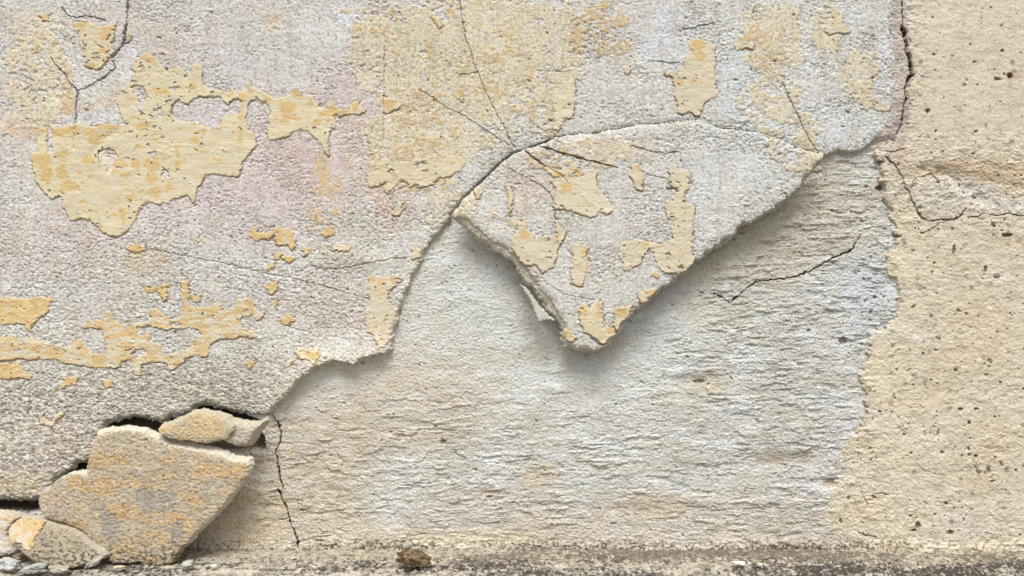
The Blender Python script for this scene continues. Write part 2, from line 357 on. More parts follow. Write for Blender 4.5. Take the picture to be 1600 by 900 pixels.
# ---- mortar base
c = new_col(ALL, (206, 205, 198))
nb = fbm(XX, YY, 80, 34, 500, 4)
mixc(c, (198, 194, 182), sst(.0, .35, nb) * .5)
mixc(c, (216, 219, 218), sst(.02, .35, -nb) * .6)
mixc(c, (206, 196, 178), sst(730, 870, YY + 60 * nb) * .75)
for b in [(640, 640, 120, 90, (200, 190, 170), .8), (480, 740, 110, 110, (199, 186, 163), .85), (350, 820, 80, 60, (212, 192, 162), .8), (1270, 290, 60, 60, (192, 181, 158), .8), (1180, 390, 120, 60, (194, 184, 164), .7), (1320, 340, 70, 70, (198, 191, 176), .7),  # beige under the plate's right edge holds some of its shade as colour
          (712, 440, 11, 70, (214, 219, 217), .7), (760, 470, 50, 60, (211, 216, 213), .55), (900, 590, 90, 25, (211, 216, 214), .5), (1172, 562, 22, 24, (218, 221, 221), .8), (1050, 560, 60, 40, (214, 222, 222), .5), (1370, 480, 45, 60, (206, 213, 215), .8),
          (1330, 440, 60, 40, (212, 217, 220), .6), (1040, 500, 70, 20, (214, 220, 222), .5), (620, 770, 70, 60, (209, 210, 207), .6), (1275, 765, 20, 26, (212, 212, 214), .8), (1100, 760, 60, 18, (211, 214, 212), .6), (950, 700, 60, 40, (211, 214, 210), .5),
          (1110, 600, 30, 18, (200, 184, 148), .6), (1240, 722, 50, 9, (178, 160, 138), .6), (1316, 762, 20, 8, (170, 146, 120), .7), (1130, 490, 60, 20, (208, 202, 176), .5), (1020, 800, 90, 20, (196, 176, 148), .5), (760, 780, 36, 10, (176, 158, 132), .6),  # brown blobs on the dents paint in their shading
          (840, 750, 30, 20, (206, 190, 154), .5), (740, 850, 130, 12, (220, 208, 180), .8), (560, 850, 60, 10, (222, 208, 184), .7), (580, 850, 100, 8, (218, 206, 186), .5), (1345, 680, 20, 12, (210, 211, 213), .7), (1375, 295, 20, 14, (190, 178, 158), .6)]:
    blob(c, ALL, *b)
nf = fbm(XX, YY, 16, 8, 520, 4, .65); mixc(c, (178, 165, 144), sst(.1, .38, nf) * .5 * (.4 + .6 * sst(560, 740, YY + 40 * nb)))
c += (8 * BIG + 6 * MID + 6 * FINE + 5 * FI2)[..., None]
# grime and lichen where the wall meets the ground
def grime(c, q, y0=858, amt=1.0):
    x, y = XX[q], YY[q]
    g = fbm(x, y, 22, 9, 540, 4, .65); g2 = pn(x / 130, y / 60, 545)
    m = sst(y0, y0 + 16, y + 12 * g2 + 10 * g)
    mixc(c, (160, 148, 128), m * .55 * amt)
    sp = sst(.0, .18, fbm(x, y, 6, 4.5, 550, 2) + .35 * g + .2 * g2 + .012 * (y - y0 - 16)) * sst(y0 - 24, y0 + 6, y)
    mixc(c, (104, 94, 80), sp * .6 * amt)
    sp = sst(.1, .26, fbm(x, y, 4.6, 3.6, 555, 2) + .3 * g + .3 * g2 + .01 * (y - y0 - 16)) * sst(y0 - 14, y0 + 10, y)
    mixc(c, (66, 60, 54), sp * .75 * amt)
grime(c, ALL)
ck = np.clip(CU.d / 4, 0, 1); mixc(c, (60, 48, 38), ck * .8)
mixc(c, (58, 45, 35), hol * .85)  # dark pigment paints the gap shadow into the hollow
sm = seam * (.5 + .5 * sst(-.1, .2, BRK)); mixc(c, (190, 175, 160), sm * .8); mixc(c, (182, 164, 160), sm * sst(130, 170, YY) * .7); mixc(c, (64, 48, 38), np.clip(CU.d / 6, 0, 1) * seam * .9)
mixc(c, (110, 100, 88), np.clip(pits / 3, 0, 1) * .45)
hU = und.copy()
# foot of the wall swells out into a rough fillet
hU += (5 + 4 * MID) * sst(848, 880, YY + 8 * MID) ** 1.5 + sst(846, 860, YY) * (1.3 * ZZ + .8 * FI2)
vis = (SD_MAIN < 16) & (SD_CREAM < 14)
fm = facemask(vis); cm = np.zeros_like(fm)
for k, (q, m_) in enumerate(CU.items):
    f = np.zeros_like(fm); f2 = faceany(m_); f[q[0].start:q[0].start + f2.shape[0], q[1].start:q[1].start + f2.shape[1]] = f2; cm |= f & fm
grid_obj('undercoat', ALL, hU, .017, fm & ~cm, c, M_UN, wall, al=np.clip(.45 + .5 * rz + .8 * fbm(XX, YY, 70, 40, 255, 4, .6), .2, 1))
UOBJ = COL.objects['undercoat']
def crack_objs(ck_, h, col, valid, parent, base):
    done = np.zeros((XX.shape[0] - 1, XX.shape[1] - 1), bool)
    for q, m_ in ck_.items:
        f = faceany(m_) & facemask(valid[q])
        sub = done[q[0].start:q[0].start + f.shape[0], q[1].start:q[1].start + f.shape[1]]
        f &= ~sub; sub |= f
        grid_obj('crack', q, h[q], base, f, col[q], M_CK, parent)
    return done
crack_objs(CU, hU, c, vis, UOBJ, .017)

# ---- broken edge profile
CHIP = 1.6 * fbm(XX, YY, 10, 6, 2000, 3, .7) + .5 * FINE
q_cur = [ALL]
def slab_h(sd, w, hf, hb, rnd=2.2):
    t = np.clip(sd / w, 0, 1)
    return hb + (hf - hb) * (t ** .85) + CHIP[q_cur[0]] * 2.2 * np.sin(np.pi * np.clip(t, 0, 1)) - rnd * np.exp(-np.maximum(sd - w, 0) / 3.5) * (t > 0)
def edge_w(q, base):
    a = sst(4, 22, D_ARC[q]); return 1.3 + (base * (1 + .35 * WN1[q] + .3 * MID[q]) - 1.3) * a

# ---- paint lists
PAINT = []     # (host, outline, holes, tone)
def paint(host, s, tone='cream', holes=(), film=.55): PAINT.append((host, P(s), [P(h) for h in holes], tone, film))
paint('main', '22,235 27,250 31,265 40,288 50,300 62,305 71,301 78,318 88,339 100,341 112,340 122,340 132,353 148,364 163,368 175,362 190,350 195,335 203,318 215,312 235,315 245,313 258,306 270,303 279,300 284,313 289,315 292,300 296,285 303,275 311,266 322,268 335,267 345,270 357,273 363,262 368,248 375,235 388,220 386,208 378,200 375,190 372,175 376,160 378,148 390,147 404,151 404,137 396,133 384,130 378,118 373,132 352,136 349,124 344,136 330,131 306,128 301,118 302,91 287,90 284,104 276,112 268,96 260,93 240,100 234,88 214,70 200,76 190,84 190,104 178,124 164,150 170,172 176,186 150,188 130,190 110,187 97,188 80,192 61,190 60,210 61,232 52,232 50,193 38,193 36,210 40,230', 'patchy',
      ['252,155 262,150 275,153 285,148 300,142 315,140 330,145 343,156 350,147 362,145 367,150 363,170 350,172 340,172 334,175 328,190 312,192 300,186 285,183 270,182 256,175 250,165',
       '186,126 196,124 208,127 212,140 206,158 200,150 196,136 188,132', '222,165 234,160 240,172 230,178', '130,230 150,224 166,238 158,258 150,266 136,246', '236,256 246,262 250,272 244,278 236,270', '216,231 228,231 227,239 219,239'])
paint('main', '400,134 408,139 416,143 425,145 435,140 445,132 455,129 465,137 481,144 485,155 495,160 503,150 508,144 515,155 525,162 538,162 543,150 553,148 558,160 562,168 556,172 545,171 535,173 525,175 512,173 515,190 508,198 505,215 503,237 498,228 488,212 476,200 462,196 448,200 435,207 420,212 410,213 406,200 405,188 412,165 405,152', 'blotch')
paint('main', '92,26 105,22 118,22 135,30 150,28 162,24 160,40 155,55 157,70 150,82 142,90 133,97 120,96 112,88 110,70 103,55 100,40', 'patchy')
paint('main', '176,56 178,45 188,38 190,45 182,53'); paint('main', '28,60 39,57 36,70 30,74', 'ochre')
paint('main', '1090,52 1100,48 1110,52 1126,60 1128,80 1126,100 1128,120 1129,145 1115,148 1108,158 1103,175 1090,170 1075,168 1067,166 1066,150 1062,140 1058,112 1045,105 1050,100 1068,105 1075,95 1080,75', 'tan')
paint('main', '981,88 988,92 991,102 984,108 979,102', 'tan')
paint('main', '596,143 618,147 620,155 612,165 600,170 594,165', 'blotch'); paint('main', '710,133 722,130 726,142 722,151 710,147', 'blotch')
paint('main', '866,135 880,118 900,115 903,130 900,165 898,174 886,176 880,186 873,200 868,195 866,160', 'pale')
paint('main', '565,272 575,262 582,250 595,238 610,250 640,245 690,235 720,240 728,250 715,262 700,270 685,273 670,285 650,290 645,282 638,288 630,280 622,276 612,288 607,290 602,298 598,295 597,280 590,285 572,288 567,280', 'patchy', ['646,252 655,246 662,250 656,257 648,258', '600,262 609,258 612,266 604,270'])
paint('main', '568,432 580,430 592,433 605,430 615,428 623,436 615,445 605,448 600,460 601,475 612,485 618,490 612,497 607,508 604,520 601,535 592,545 585,548 583,535 578,528 570,520 564,510 564,495 570,480 570,465 568,445', 'tan')
for s, t in [('636,382 645,378 655,388 650,403 638,402', 'tan'), ('608,325 612,318 620,315 628,309 623,322 617,336 610,334', 'cream'), ('675,293 683,298 680,305 675,300', 'cream'),
             ('418,352 440,353 448,360 452,375 448,388 440,380 422,382 418,370', 'ochre'), ('378,355 386,353 390,361 402,361 412,360 418,364 410,371 398,374 385,372 378,366', 'ochre'),
             ('495,362 508,348 514,352 513,364 500,368', 'ochre'), ('463,387 478,388 475,395 465,397', 'ochre'), ('417,395 430,393 428,402 418,405', 'ochre'), ('433,396 445,395 449,405 440,410 432,404', 'ochre'),
             ('405,412 417,411 415,420 405,422', 'ochre'), ('404,447 415,437 425,440 422,452 414,460 406,456', 'ochre'), ('417,471 423,470 422,485 418,480', 'ochre'), ('429,497 437,492 448,496 449,505 442,510 430,508', 'ochre'),
             ('452,553 455,547 470,548 480,545 490,548 493,558 488,570 482,573 478,565 470,562 462,563 455,560', 'blotch'), ('437,570 447,562 452,566 445,575 438,575', 'cream'),
             ('178,383 190,380 200,382 210,379 211,388 202,393 192,392', 'ochre'), ('290,370 296,365 297,375 294,382', 'ochre'),
             ('-60,466 15,467 35,465 50,464 66,467 60,475 52,487 45,495 35,505 27,510 25,520 20,518 18,508 0,508 -60,508', 'ochre'),
             ('76,603 80,595 92,590 100,595 100,603 90,606 82,613 76,610', 'ochre'), ('140,603 150,596 156,600 155,608 146,611', 'ochre'), ('-60,572 5,572 12,583 30,590 28,595 0,597 -60,597', 'ochre'),
             ('38,655 45,648 48,660 58,665 65,655 78,650 75,657 65,665 63,672 55,674 48,670 40,668', 'cream'), ('374,573 378,565 387,568 386,575 379,578', 'ochre'),
             ('205,447 218,450 235,445 243,450 244,465 238,470 235,460 225,458 210,458', 'ochre'), ('283,459 298,460 297,470 284,470', 'ochre'), ('235,446 246,440 250,444 242,450', 'ochre'),
             ('269,441 279,437 280,452 268,452', 'ochre'),
             ('1379,153 1385,148 1395,150 1405,155 1419,155 1418,162 1405,164 1390,165 1382,162', 'tan'), ('1157,57 1165,54 1180,57 1190,55 1188,68 1180,66 1170,65 1158,67', 'tan'),
             ('510,382 540,384 536,390 512,390', 'cream'), ('668,12 676,14 688,28 684,32 674,24', 'ochre'), ('40,12 52,6 54,18 46,18', 'ochre'),
             ('1316,10 1330,12 1334,30 1346,34 1340,40 1322,38 1310,42 1304,36 1318,28', 'tan')]:
    paint('main', s, t, film=.5)
paint('main', '-60,530 10,530 25,533 50,538 60,543 85,545 92,543 98,530 105,532 115,545 130,555 143,560 147,548 143,530 140,517 120,515 110,517 108,510 115,503 125,502 138,500 145,490 153,490 160,505 175,508 185,507 195,504 212,505 218,495 218,487 228,482 235,490 250,500 265,495 270,480 266,465 265,450 278,450 282,465 278,480 300,482 312,480 320,478 328,472 333,478 335,490 350,485 358,470 370,462 378,470 385,480 395,490 400,490 398,497 388,503 380,495 368,495 360,505 368,515 385,520 392,530 375,528 355,530 340,530 325,535 315,542 312,555 305,560 290,559 278,562 270,570 257,580 248,582 243,572 235,567 220,570 205,572 203,590 195,593 188,580 188,568 182,565 172,568 163,580 135,580 115,575 95,573 75,568 50,563 10,565 -60,566', 'ochrecream',
      ['195,515 215,510 228,515 240,517 270,517 295,515 300,525 290,533 280,545 265,552 250,558 238,560 235,548 222,535 215,525 200,525', '187,558 195,548 205,545 212,552 205,558 195,562', '250,503 262,503 270,508 262,513 250,510'])
paint('plate', '860,280 868,275 885,272 890,268 905,272 915,275 920,265 925,262 935,268 935,290 945,305 958,328 950,332 935,331 922,340 905,330 890,330 878,325 868,325 866,310 870,295', 'pale')
paint('plate', '985,262 990,255 1000,252 1005,262 1006,280 1005,297 995,297 993,283 985,272', 'tan')
paint('plate', '1048,255 1052,252 1060,262 1080,267 1083,275 1078,290 1072,305 1075,315 1087,320 1088,330 1085,345 1085,365 1082,385 1085,400 1087,408 1078,418 1062,429 1050,426 1040,425 1028,418 1026,405 1025,395 1015,388 1010,400 1000,410 985,422 977,424 973,410 970,395 972,380 985,375 1008,375 1030,382 1045,380 1055,370 1052,355 1055,345 1045,338 1040,325 1045,310 1060,300 1062,295 1050,290 1049,275', 'tan', ['1068,312 1075,308 1082,313 1080,320 1072,318', '1040,394 1048,392 1050,404 1042,408'])
paint('plate', '810,345 820,345 828,360 835,372 850,367 865,368 873,378 870,365 868,352 870,340 873,352 885,362 880,375 873,390 870,400 868,415 862,420 850,428 845,420 838,415 820,413 812,405 803,395 800,375 805,365', 'tan')
paint('plate', '893,385 900,378 912,382 920,388 918,400 917,425 912,448 903,447 893,440 893,420 898,400', 'tan')
paint('plate', '905,480 912,475 920,480 930,475 935,470 942,475 943,495 943,515 950,510 960,515 961,524 955,532 945,538 935,535 925,525 915,520 910,510 908,495', 'blotch')
paint('plate', '962,470 970,482 985,478 990,480 983,495 973,506 963,518 960,512 962,495', 'tan'); paint('plate', '1001,473 1000,460 1008,452 1028,452 1023,460 1013,468 1005,475', 'blotch')
paint('plate', '881,516 885,513 895,520 900,528 895,536 886,530', 'blotch'); paint('plate', '1018,430 1025,425 1035,430 1028,436', 'ochre')
paint('plate', '740,292 746,290 753,297 751,310 744,308', 'cream'); paint('plate', '792,292 799,290 800,310 797,336 794,320', 'cream')
paint('plate', '850,258 862,262 880,268 892,258 905,262 915,270 902,276 892,276 880,272 866,274 856,268', 'blotch')
TONE = {'cream': ((210, 197, 166), (207, 180, 130), .0), 'patchy': ((209, 198, 167), (206, 179, 128), .14), 'blotch': ((210, 198, 167), (206, 178, 126), .10), 'ochre': ((208, 185, 138), (204, 175, 124), .5),
        'ochrecream': ((205, 196, 170), (202, 175, 128), .56), 'tan': ((207, 196, 170), (206, 179, 132), .06), 'pale': ((210, 200, 174), (209, 184, 134), .02)}
OCH = np.zeros(XX.shape, np.float32)
for e in '42,193,10,7 72,198,13,9 90,196,16,6 120,198,12,5 150,190,22,5 128,206,14,5 40,242,16,9 50,262,10,20 52,278,8,4 77,236,10,5 75,262,9,12 80,268,6,6 86,286,13,9 118,243,9,7 104,264,6,3 122,270,4,4 170,250,11,7 195,250,8,8 178,268,7,6 160,262,5,4 222,250,12,12 222,272,9,10 226,295,11,7 240,244,5,3 262,232,5,8 263,252,5,7 248,286,5,6 187,303,10,3 185,308,5,4 173,330,6,10 174,345,3,5 228,302,3,4 220,82,11,5 205,76,10,6 285,125,6,6 345,122,5,9 347,138,7,5 365,150,5,16 366,175,7,5 364,195,6,5 363,212,5,7 380,128,5,10 236,132,12,5 205,190,12,6 290,212,10,5 300,200,8,4 438,160,14,12 440,174,10,6 452,137,7,6 474,152,6,7 487,183,7,6 505,180,4,4 438,181,10,4 453,178,7,3 510,165,14,7 526,168,8,5 549,157,5,8 404,150,6,8 105,26,12,5 150,32,10,8 145,46,8,7 140,68,7,5 120,90,9,4 145,84,6,5 603,152,10,8 718,137,6,6 1100,58,11,9 1104,76,6,10 1069,118,7,6 1092,117,4,6 911,485,5,7 937,483,4.5,13 972,488,9,6 957,516,8,6 890,522,6,8 1018,458,6,5 1024,456,4,4 885,290,9,8 873,272,8,9 908,266,9,7 880,298,6,4 1000,262,5,5 870,368,5,7 820,365,7,7 915,396,5,6 1030,384,5,5 1050,428,9,3 1010,380,5,5 476,556,10,5 488,560,6,8 458,562,6,6 575,436,6,8 612,437,7,7 590,442,8,4'.split():
    cx, cy, rx, ry = map(float, e.split(','))
    q = win(cx - 2 * rx - 6, cx + 2 * rx + 6, cy - 2 * ry - 6, cy + 2 * ry + 6)
    d = np.sqrt(((XX[q] + 2.5 * WN3[q] + 3 * WN1[q] - cx) / rx) ** 2 + ((YY[q] + 1.2 * WN4[q] - cy) / ry) ** 2) + .35 * pn(XX[q] / 9, YY[q] / 3.2, 777)
    OCH[q] = np.maximum(OCH[q], 1 - sst(.95, 1.1, d))
PMASK = {'main': np.zeros(XX.shape, np.float32), 'plate': np.zeros(XX.shape, np.float32)}
jobs = []
for host, p, holes, tone, film in PAINT:
    q = bb(p, 10)
    x, y = WX[q], WY[q]
    sd = sdf(x, y, p)
    for hp in holes: sd = np.minimum(sd, -sdf(x, y, hp))
    chips = 9 * (pn(x / 9, y / 7, 750) + .5 * pn(x / 4, y / 3.5, 751)) - 1.2 * sst(-.3, .3, fbm(x, y, 50, 40, 752, 3)) - 4.0 + 2.4 * sst(205, 150, y) * (x < 300) - 2.0     # flaked-out spots
    sd = np.minimum(sd, -chips + 1.4 * sst(-.05, .25, fbm(x, y, 60, 45, 753, 3)) * 6)
    jobs.append((host, q, sd, tone, film))
    PMASK[host][q] = np.maximum(PMASK[host][q], sst(-1, 1.5, sd))

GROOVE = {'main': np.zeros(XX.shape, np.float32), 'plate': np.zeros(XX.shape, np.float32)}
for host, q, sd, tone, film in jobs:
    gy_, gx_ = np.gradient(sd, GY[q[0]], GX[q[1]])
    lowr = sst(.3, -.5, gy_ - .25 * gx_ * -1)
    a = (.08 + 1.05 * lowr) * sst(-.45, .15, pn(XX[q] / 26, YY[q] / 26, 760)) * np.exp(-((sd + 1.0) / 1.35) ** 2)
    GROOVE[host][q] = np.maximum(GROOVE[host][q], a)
# ---- worn paint that only stains the pores
def worn(c, h, q, zones, colour, cover, seed, lift=.55):
    x, y = XX[q], YY[q]
    z = np.zeros(x.shape, np.float32)
    for cx, cy, rx, ry, s in zones:
        d = (np.abs((BXn[q] - cx) / rx) ** 3 + np.abs((BYn[q] - cy) / ry) ** 3) ** (1 / 3)
        z = np.maximum(z, s * (1 - sst(.75, 1.2, d)))
    n = .75 * fbm(x, y, 34, 30, seed, 4, .55) + .30 * pn(x / 8.5, y / 7.5, seed + 9) + .16 * FI2[q]
    m = sst(0, .07, n + (cover - .5) * .9 + (z - 1) * .6) * (z > .02)
    mixc(c, colour, m * (.76 + .22 * sst(-.2, .2, BRK[q]))); h += lift * m
    WORN[q] = np.maximum(WORN[q], m)
    return m
WORN = np.zeros(XX.shape, np.float32)

def plaster_colour(q, host):
    x, y = XX[q], YY[q]
    c = new_col(q, (206, 204, 197))
    n = fbm(x, y, 110, 90, 600, 4)
    mixc(c, (208, 198, 193), sst(0, .3, n) * .5 * sst(900, 600, x)); mixc(c, (212, 213, 208), sst(.02, .3, -n) * .6)
    mixc(c, (208, 210, 204), sst(1020, 1110, x + 20 * MID[q]) * .6)
    for b in [(440, 255, 110, 70, (207, 184, 182), .95), (530, 140, 70, 60, (206, 187, 186), .85), (605, 300, 34, 60, (214, 186, 168), .8), (555, 225, 30, 70, (210, 182, 162), .6), (128, 42, 34, 18, (206, 186, 178), .8), (440, 262, 14, 30, (182, 158, 150), .5),
              (310, 160, 70, 30, (206, 196, 202), .7), (200, 255, 230, 60, (210, 200, 200), .3), (330, 90, 100, 60, (207, 204, 206), .7), (470, 55, 60, 60, (209, 208, 207), .7), (60, 370, 70, 50, (208, 196, 192), .6), (330, 330, 120, 60, (206, 199, 197), .6),
              (250, 60, 90, 50, (205, 195, 195), .6), (400, 320, 110, 60, (206, 193, 192), .7), (150, 330, 130, 50, (208, 194, 190), .6), (500, 470, 90, 50, (207, 195, 190), .6), (20, 80, 40, 40, (213, 217, 222), .7), (182, 92, 14, 34, (216, 220, 226), .9), (130, 175, 50, 14, (212, 212, 218), .8), (55, 205, 8, 90, (216, 218, 224), .8), (530, 8, 20, 14, (222, 228, 238), .8), (60, 440, 80, 60, (208, 206, 208), .5),
              (1050, 45, 46, 55, (208, 212, 219), .95), (1160, 105, 32, 70, (207, 214, 218), .9), (1108, 270, 16, 90, (211, 216, 218), .8), (1130, 300, 90, 90, (206, 208, 206), .6), (1270, 70, 30, 80, (208, 212, 214), .8), (1400, 90, 26, 60, (212, 214, 218), .9), (1340, 20, 22, 30, (210, 213, 215), .8),
              (1250, 180, 90, 50, (211, 216, 219), .8), (950, 140, 60, 40, (208, 208, 208), .7), (1180, 240, 70, 50, (211, 216, 218), .6), (1330, 200, 60, 30, (211, 216, 220), .8),
              (820, 300, 36, 40, (212, 196, 180), .8), (745, 160, 30, 30, (208, 190, 186), .6), (585, 175, 26, 26, (206, 192, 190), .7), (730, 262, 20, 30, (216, 218, 222), .6), (1000, 350, 60, 50, (205, 203, 204), .6), (900, 250, 20, 12, (206, 204, 206), .4),
              (300, 610, 140, 36, (186, 178, 162), .7), (180, 630, 120, 40, (196, 190, 178), .6), (120, 420, 140, 30, (200, 194, 184), .5), (60, 730, 80, 60, (196, 184, 164), .7), (210, 405, 36, 16, (204, 180, 138), .7), (540, 400, 60, 14, (202, 192, 170), .6), (500, 500, 40, 30, (198, 190, 174), .5),
              (20, 190, 40, 20, (212, 182, 152), .8), (15, 120, 30, 40, (212, 196, 168), .6), (60, 150, 12, 40, (214, 202, 176), .7), (80, 140, 10, 30, (212, 186, 150), .6), (150, 145, 22, 14, (210, 190, 160), .7), (130, 160, 40, 5, (206, 176, 152), .8), (20, 40, 30, 40, (212, 194, 164), .6),
              (50, 775, 70, 24, (208, 178, 132), .85), (30, 380, 30, 20, (206, 196, 190), .4), (225, 30, 30, 20, (208, 196, 184), .6), (415, 20, 16, 12, (212, 186, 152), .8)]:
        blob(c, q, *b)
    h = np.zeros(x.shape, np.float32)
    worn(c, h, q, [(690, 110, 115, 120, 1), (650, 210, 80, 70, 1), (780, 60, 60, 90, 1), (860, 60, 60, 70, .8), (860, 150, 30, 60, .7), (590, 70, 50, 60, .8), (40, 110, 50, 90, .6), (1225, 50, 50, 60, .8), (1360, 110, 30, 45, .8), (1310, 30, 24, 40, .8), (1250, 215, 50, 50, .5), (700, 330, 40, 40, .5), (940, 235, 60, 20, .8), (1220, 150, 50, 40, .55)], (217, 205, 174), .92, 610, .75)
    worn(c, h, q, [(640, 210, 75, 90, .95), (500, 290, 30, 55, .95), (490, 340, 22, 40, .95), (580, 20, 60, 26, .8), (940, 35, 60, 45, 1), (790, 90, 30, 90, .8), (829, 130, 9, 60, 1), (610, 60, 12, 60, .8), (668, 120, 10, 80, .8), (720, 70, 9, 60, .8), (600, 215, 12, 60, 1), (645, 180, 10, 70, .9), (690, 220, 12, 60, .9), (1210, 55, 40, 45, .8), (225, 55, 16, 40, .8), (700, 30, 20, 40, .7), (755, 100, 30, 40, .7), (1365, 100, 26, 45, .7), (800, 20, 40, 30, .6), (730, 350, 30, 30, .8), (862, 245, 50, 16, .9), (940, 228, 50, 12, .7), (940, 390, 30, 24, .5), (790, 340, 30, 40, .6), (30, 770, 60, 24, .9), (50, 700, 60, 40, .45), (60, 60, 30, 40, .5), (85, 130, 14, 40, .8)], (209, 184, 141), .56, 640, .5)
    # grey mottling, drips and dirt runs of old washes
    mot = fbm(x, y, 22, 16, 680, 4, .65); mixc(c, (188, 182, 171), sst(.1, .35, mot + .12 * sst(330, 600, y) * sst(760, 560, x) - .04) * .55)
    mixc(c, (218, 217, 212), sst(.12, .35, -mot) * .5)
    drip = fbm(x, y, 16, 150, 690, 4, .6); mixc(c, (216, 214, 208), sst(.12, .3, drip) * .45); mixc(c, (196, 184, 166), sst(.14, .32, -drip) * .4)
    gb = sst(545, 600, y + 30 * n) * sst(760, 640, x); g1 = fbm(x, y, 13, 9, 695, 4, .7)
    mixc(c, (150, 138, 118), sst(.0, .25, g1) * gb * .6); mixc(c, (222, 216, 200), sst(.02, .25, -g1) * gb * .7)
    # grey-brown dirt caught in the hollows of the grain: a stain with its own noise, not a shade
    sp = sst(.30, .55, fbm(x, y, 6.5, 4.6, 660, 2) + .12 * PROUGH[q]) ; mixc(c, (150, 144, 134), sp * .6)
    sp = sst(.18, .42, pn(x / 4.4, y / 3.2, 670) + .25 * fbm(x, y, 60, 60, 671, 2)); mixc(c, (160, 154, 146), sp * .5)
    c += (5 * BIG[q] + 4 * MID[q] + 5 * FINE[q])[..., None]
    return c, h
cM, hw = plaster_colour(ALL, 'main')
EDGE = (206, 198, 180)

# main coat
GAP = 1.25 + .35 * sst(1090, 1120, XX) + .5 * sst(850, 780, XX) + .5 * sst(900, 860, XX) + .5 * pn(XX / 30, YY / 30, 1500)
sdm = np.minimum(SD_MAIN, D_ARC - GAP)
wv = edge_w(ALL, 4.2)
bul = 15 * np.exp(-np.maximum(SD_MAIN, 0) / 45) * sst(380, 440, XX) * sst(625, 575, XX) * sst(500, 570, YY)
front = 9.5 + bul + PR * (1 - .6 * WORN) + hw - CP.d - pits * .9 + 1.5 * np.exp(-np.maximum(SD_MAIN, 0) / 40) * sst(340, 420, YY)
front -= 4 * sst(560, 660, YY) * np.exp(-np.maximum(SD_MAIN, 0) / 16) * (XX < 640)     # chewed lower lip
# dent with a raised brow in the large cream patch
dd = pdist(XX, YY, P('126,232 136,218 146,208 162,200')); front -= 4.5 * np.exp(-(dd / 7) ** 2)
dd = pdist(XX, YY, P('150,236 156,250 150,262')); front -= 1.8 * np.exp(-(dd / 9) ** 2)
dd = np.sqrt(((BXn - 545) / 60) ** 2 + ((BYn - 402) / 14) ** 2); front += 3.0 * np.exp(-dd ** 2)
front -= 1.9 * GROOVE['main']
mixc(cM, (140, 116, 88), np.clip(GROOVE['main'], 0, 1) * .5)  # brown in the groove paints the shadow line along the film edge
hM = slab_h(sdm, wv, front, -4)
em = 1 - sst(.7, 1.3, sdm / wv + .25 * MID); mixc(cM, EDGE, em * .8)
em2 = (1 - sst(4, 26, SD_MAIN + 10 * MID)) * sst(340, 400, YY); mixc(cM, (216, 209, 192), em2 * .65)
ck = np.clip(CP.d / 5, 0, 1); mixc(cM, (112, 100, 86), ck * .65); mixc(cM, (112, 102, 92), np.clip(pits / 3, 0, 1) * .4)
mixc(cM, (222, 212, 196), (1 - sst(10, 22, pdist(XX, YY, P('146,226 156,240 150,256')))) * .8)
valid = SD_MAIN > -1.6; valid &= (D_ARC > 0.1)
fm = facemask(valid); cm = np.zeros_like(fm)
for q, m_ in CP.items:
    f2 = faceany(m_); sub = cm[q[0].start:q[0].start + f2.shape[0], q[1].start:q[1].start + f2.shape[1]]; sub |= f2 & facemask(valid[q])
fe = fm & ~cm & ~faceany(sdm > wv * 1.02)
MAINO = grid_obj('plaster_coat', ALL, hM, 0.0, fm & ~cm & ~fe, cM, M_PL, wall, al=np.clip(.12 + .5 * PROUGH, 0, 1))
grid_obj('broken_edge', ALL, hM, 0.0, fe, cM, M_BR, MAINO)
crack_objs(CP, hM, cM, valid, MAINO, 0.0)

# hanging plate
qP = bb(PLATE, 14)
q_cur[0] = qP
sdp = np.minimum(sdf(WX[qP], WY[qP], PLATE), D_ARC[qP] - GAP[qP])
lefty = sst(905, 860, XX[qP]) * sst(330, 350, YY[qP])
wv = edge_w(qP, 5.5) + lefty * 9 * sst(4, 22, D_ARC[qP])
tip = sst(180, 545, YY[qP])
frontP = 9.5 + 1.5 * tip + PR[qP] * (1 - .5 * WORN[qP]) + hw[qP] - CH.d[qP] - pits[qP] * .9
frontP -= 1.6 * np.exp(-np.maximum(sdp, 0) / 14) * sst(240, 330, YY[qP])
frontP -= 1.9 * GROOVE['plate'][qP]
stepn = slab_h(sdp, wv, frontP, -4)
tt = np.clip(sdp / wv, 0, 1)
stepn = np.where(lefty > .3, np.where(tt < .999, -4 + (frontP + 2.5) * (.55 * sst(0, .18, tt) + .12 * sst(.35, .45, tt) + .33 * sst(.68, 1, tt)), stepn), stepn)
cP = cM[qP].copy(); cP[:], _ = plaster_colour(qP, 'plate')
mixc(cP, (128, 104, 76), np.clip(GROOVE['plate'][qP], 0, 1) * .6)  # shadow line of the plate's paint films, painted in as brown
em = 1 - sst(.75, 1.2, sdp / wv + .2 * MID[qP]); mixc(cP, (196, 190, 172), em * .85)
ck = np.clip(CH.d[qP] / 4, 0, 1); mixc(cP, (110, 92, 72), ck * .7)
HP = np.zeros(XX.shape, np.float32); HP[qP] = stepn
vP = np.zeros(XX.shape, bool); vP[qP] = (sdp > -1.6) & (D_ARC[qP] > 0.1)
CPL = np.zeros(XX.shape + (3,), np.float32); CPL[qP] = cP
fmP = facemask(vP); cm = np.zeros_like(fmP)
for q, m_ in CH.items:
    f2 = faceany(m_); sub = cm[q[0].start:q[0].start + f2.shape[0], q[1].start:q[1].start + f2.shape[1]]; sub |= f2 & facemask(vP[q])
EB = np.zeros(XX.shape, bool); EB[qP] = sdp > wv * 1.02
fe = fmP & ~cm & ~faceany(EB)
PLATEO = grid_obj('plaster_slab', ALL, HP, -.004, fmP & ~cm & ~fe, CPL, M_PL, al=np.clip(.12 + .5 * PROUGH, 0, 1))
grid_obj('broken_edge', ALL, HP, -.004, fe, CPL, M_BR, PLATEO)
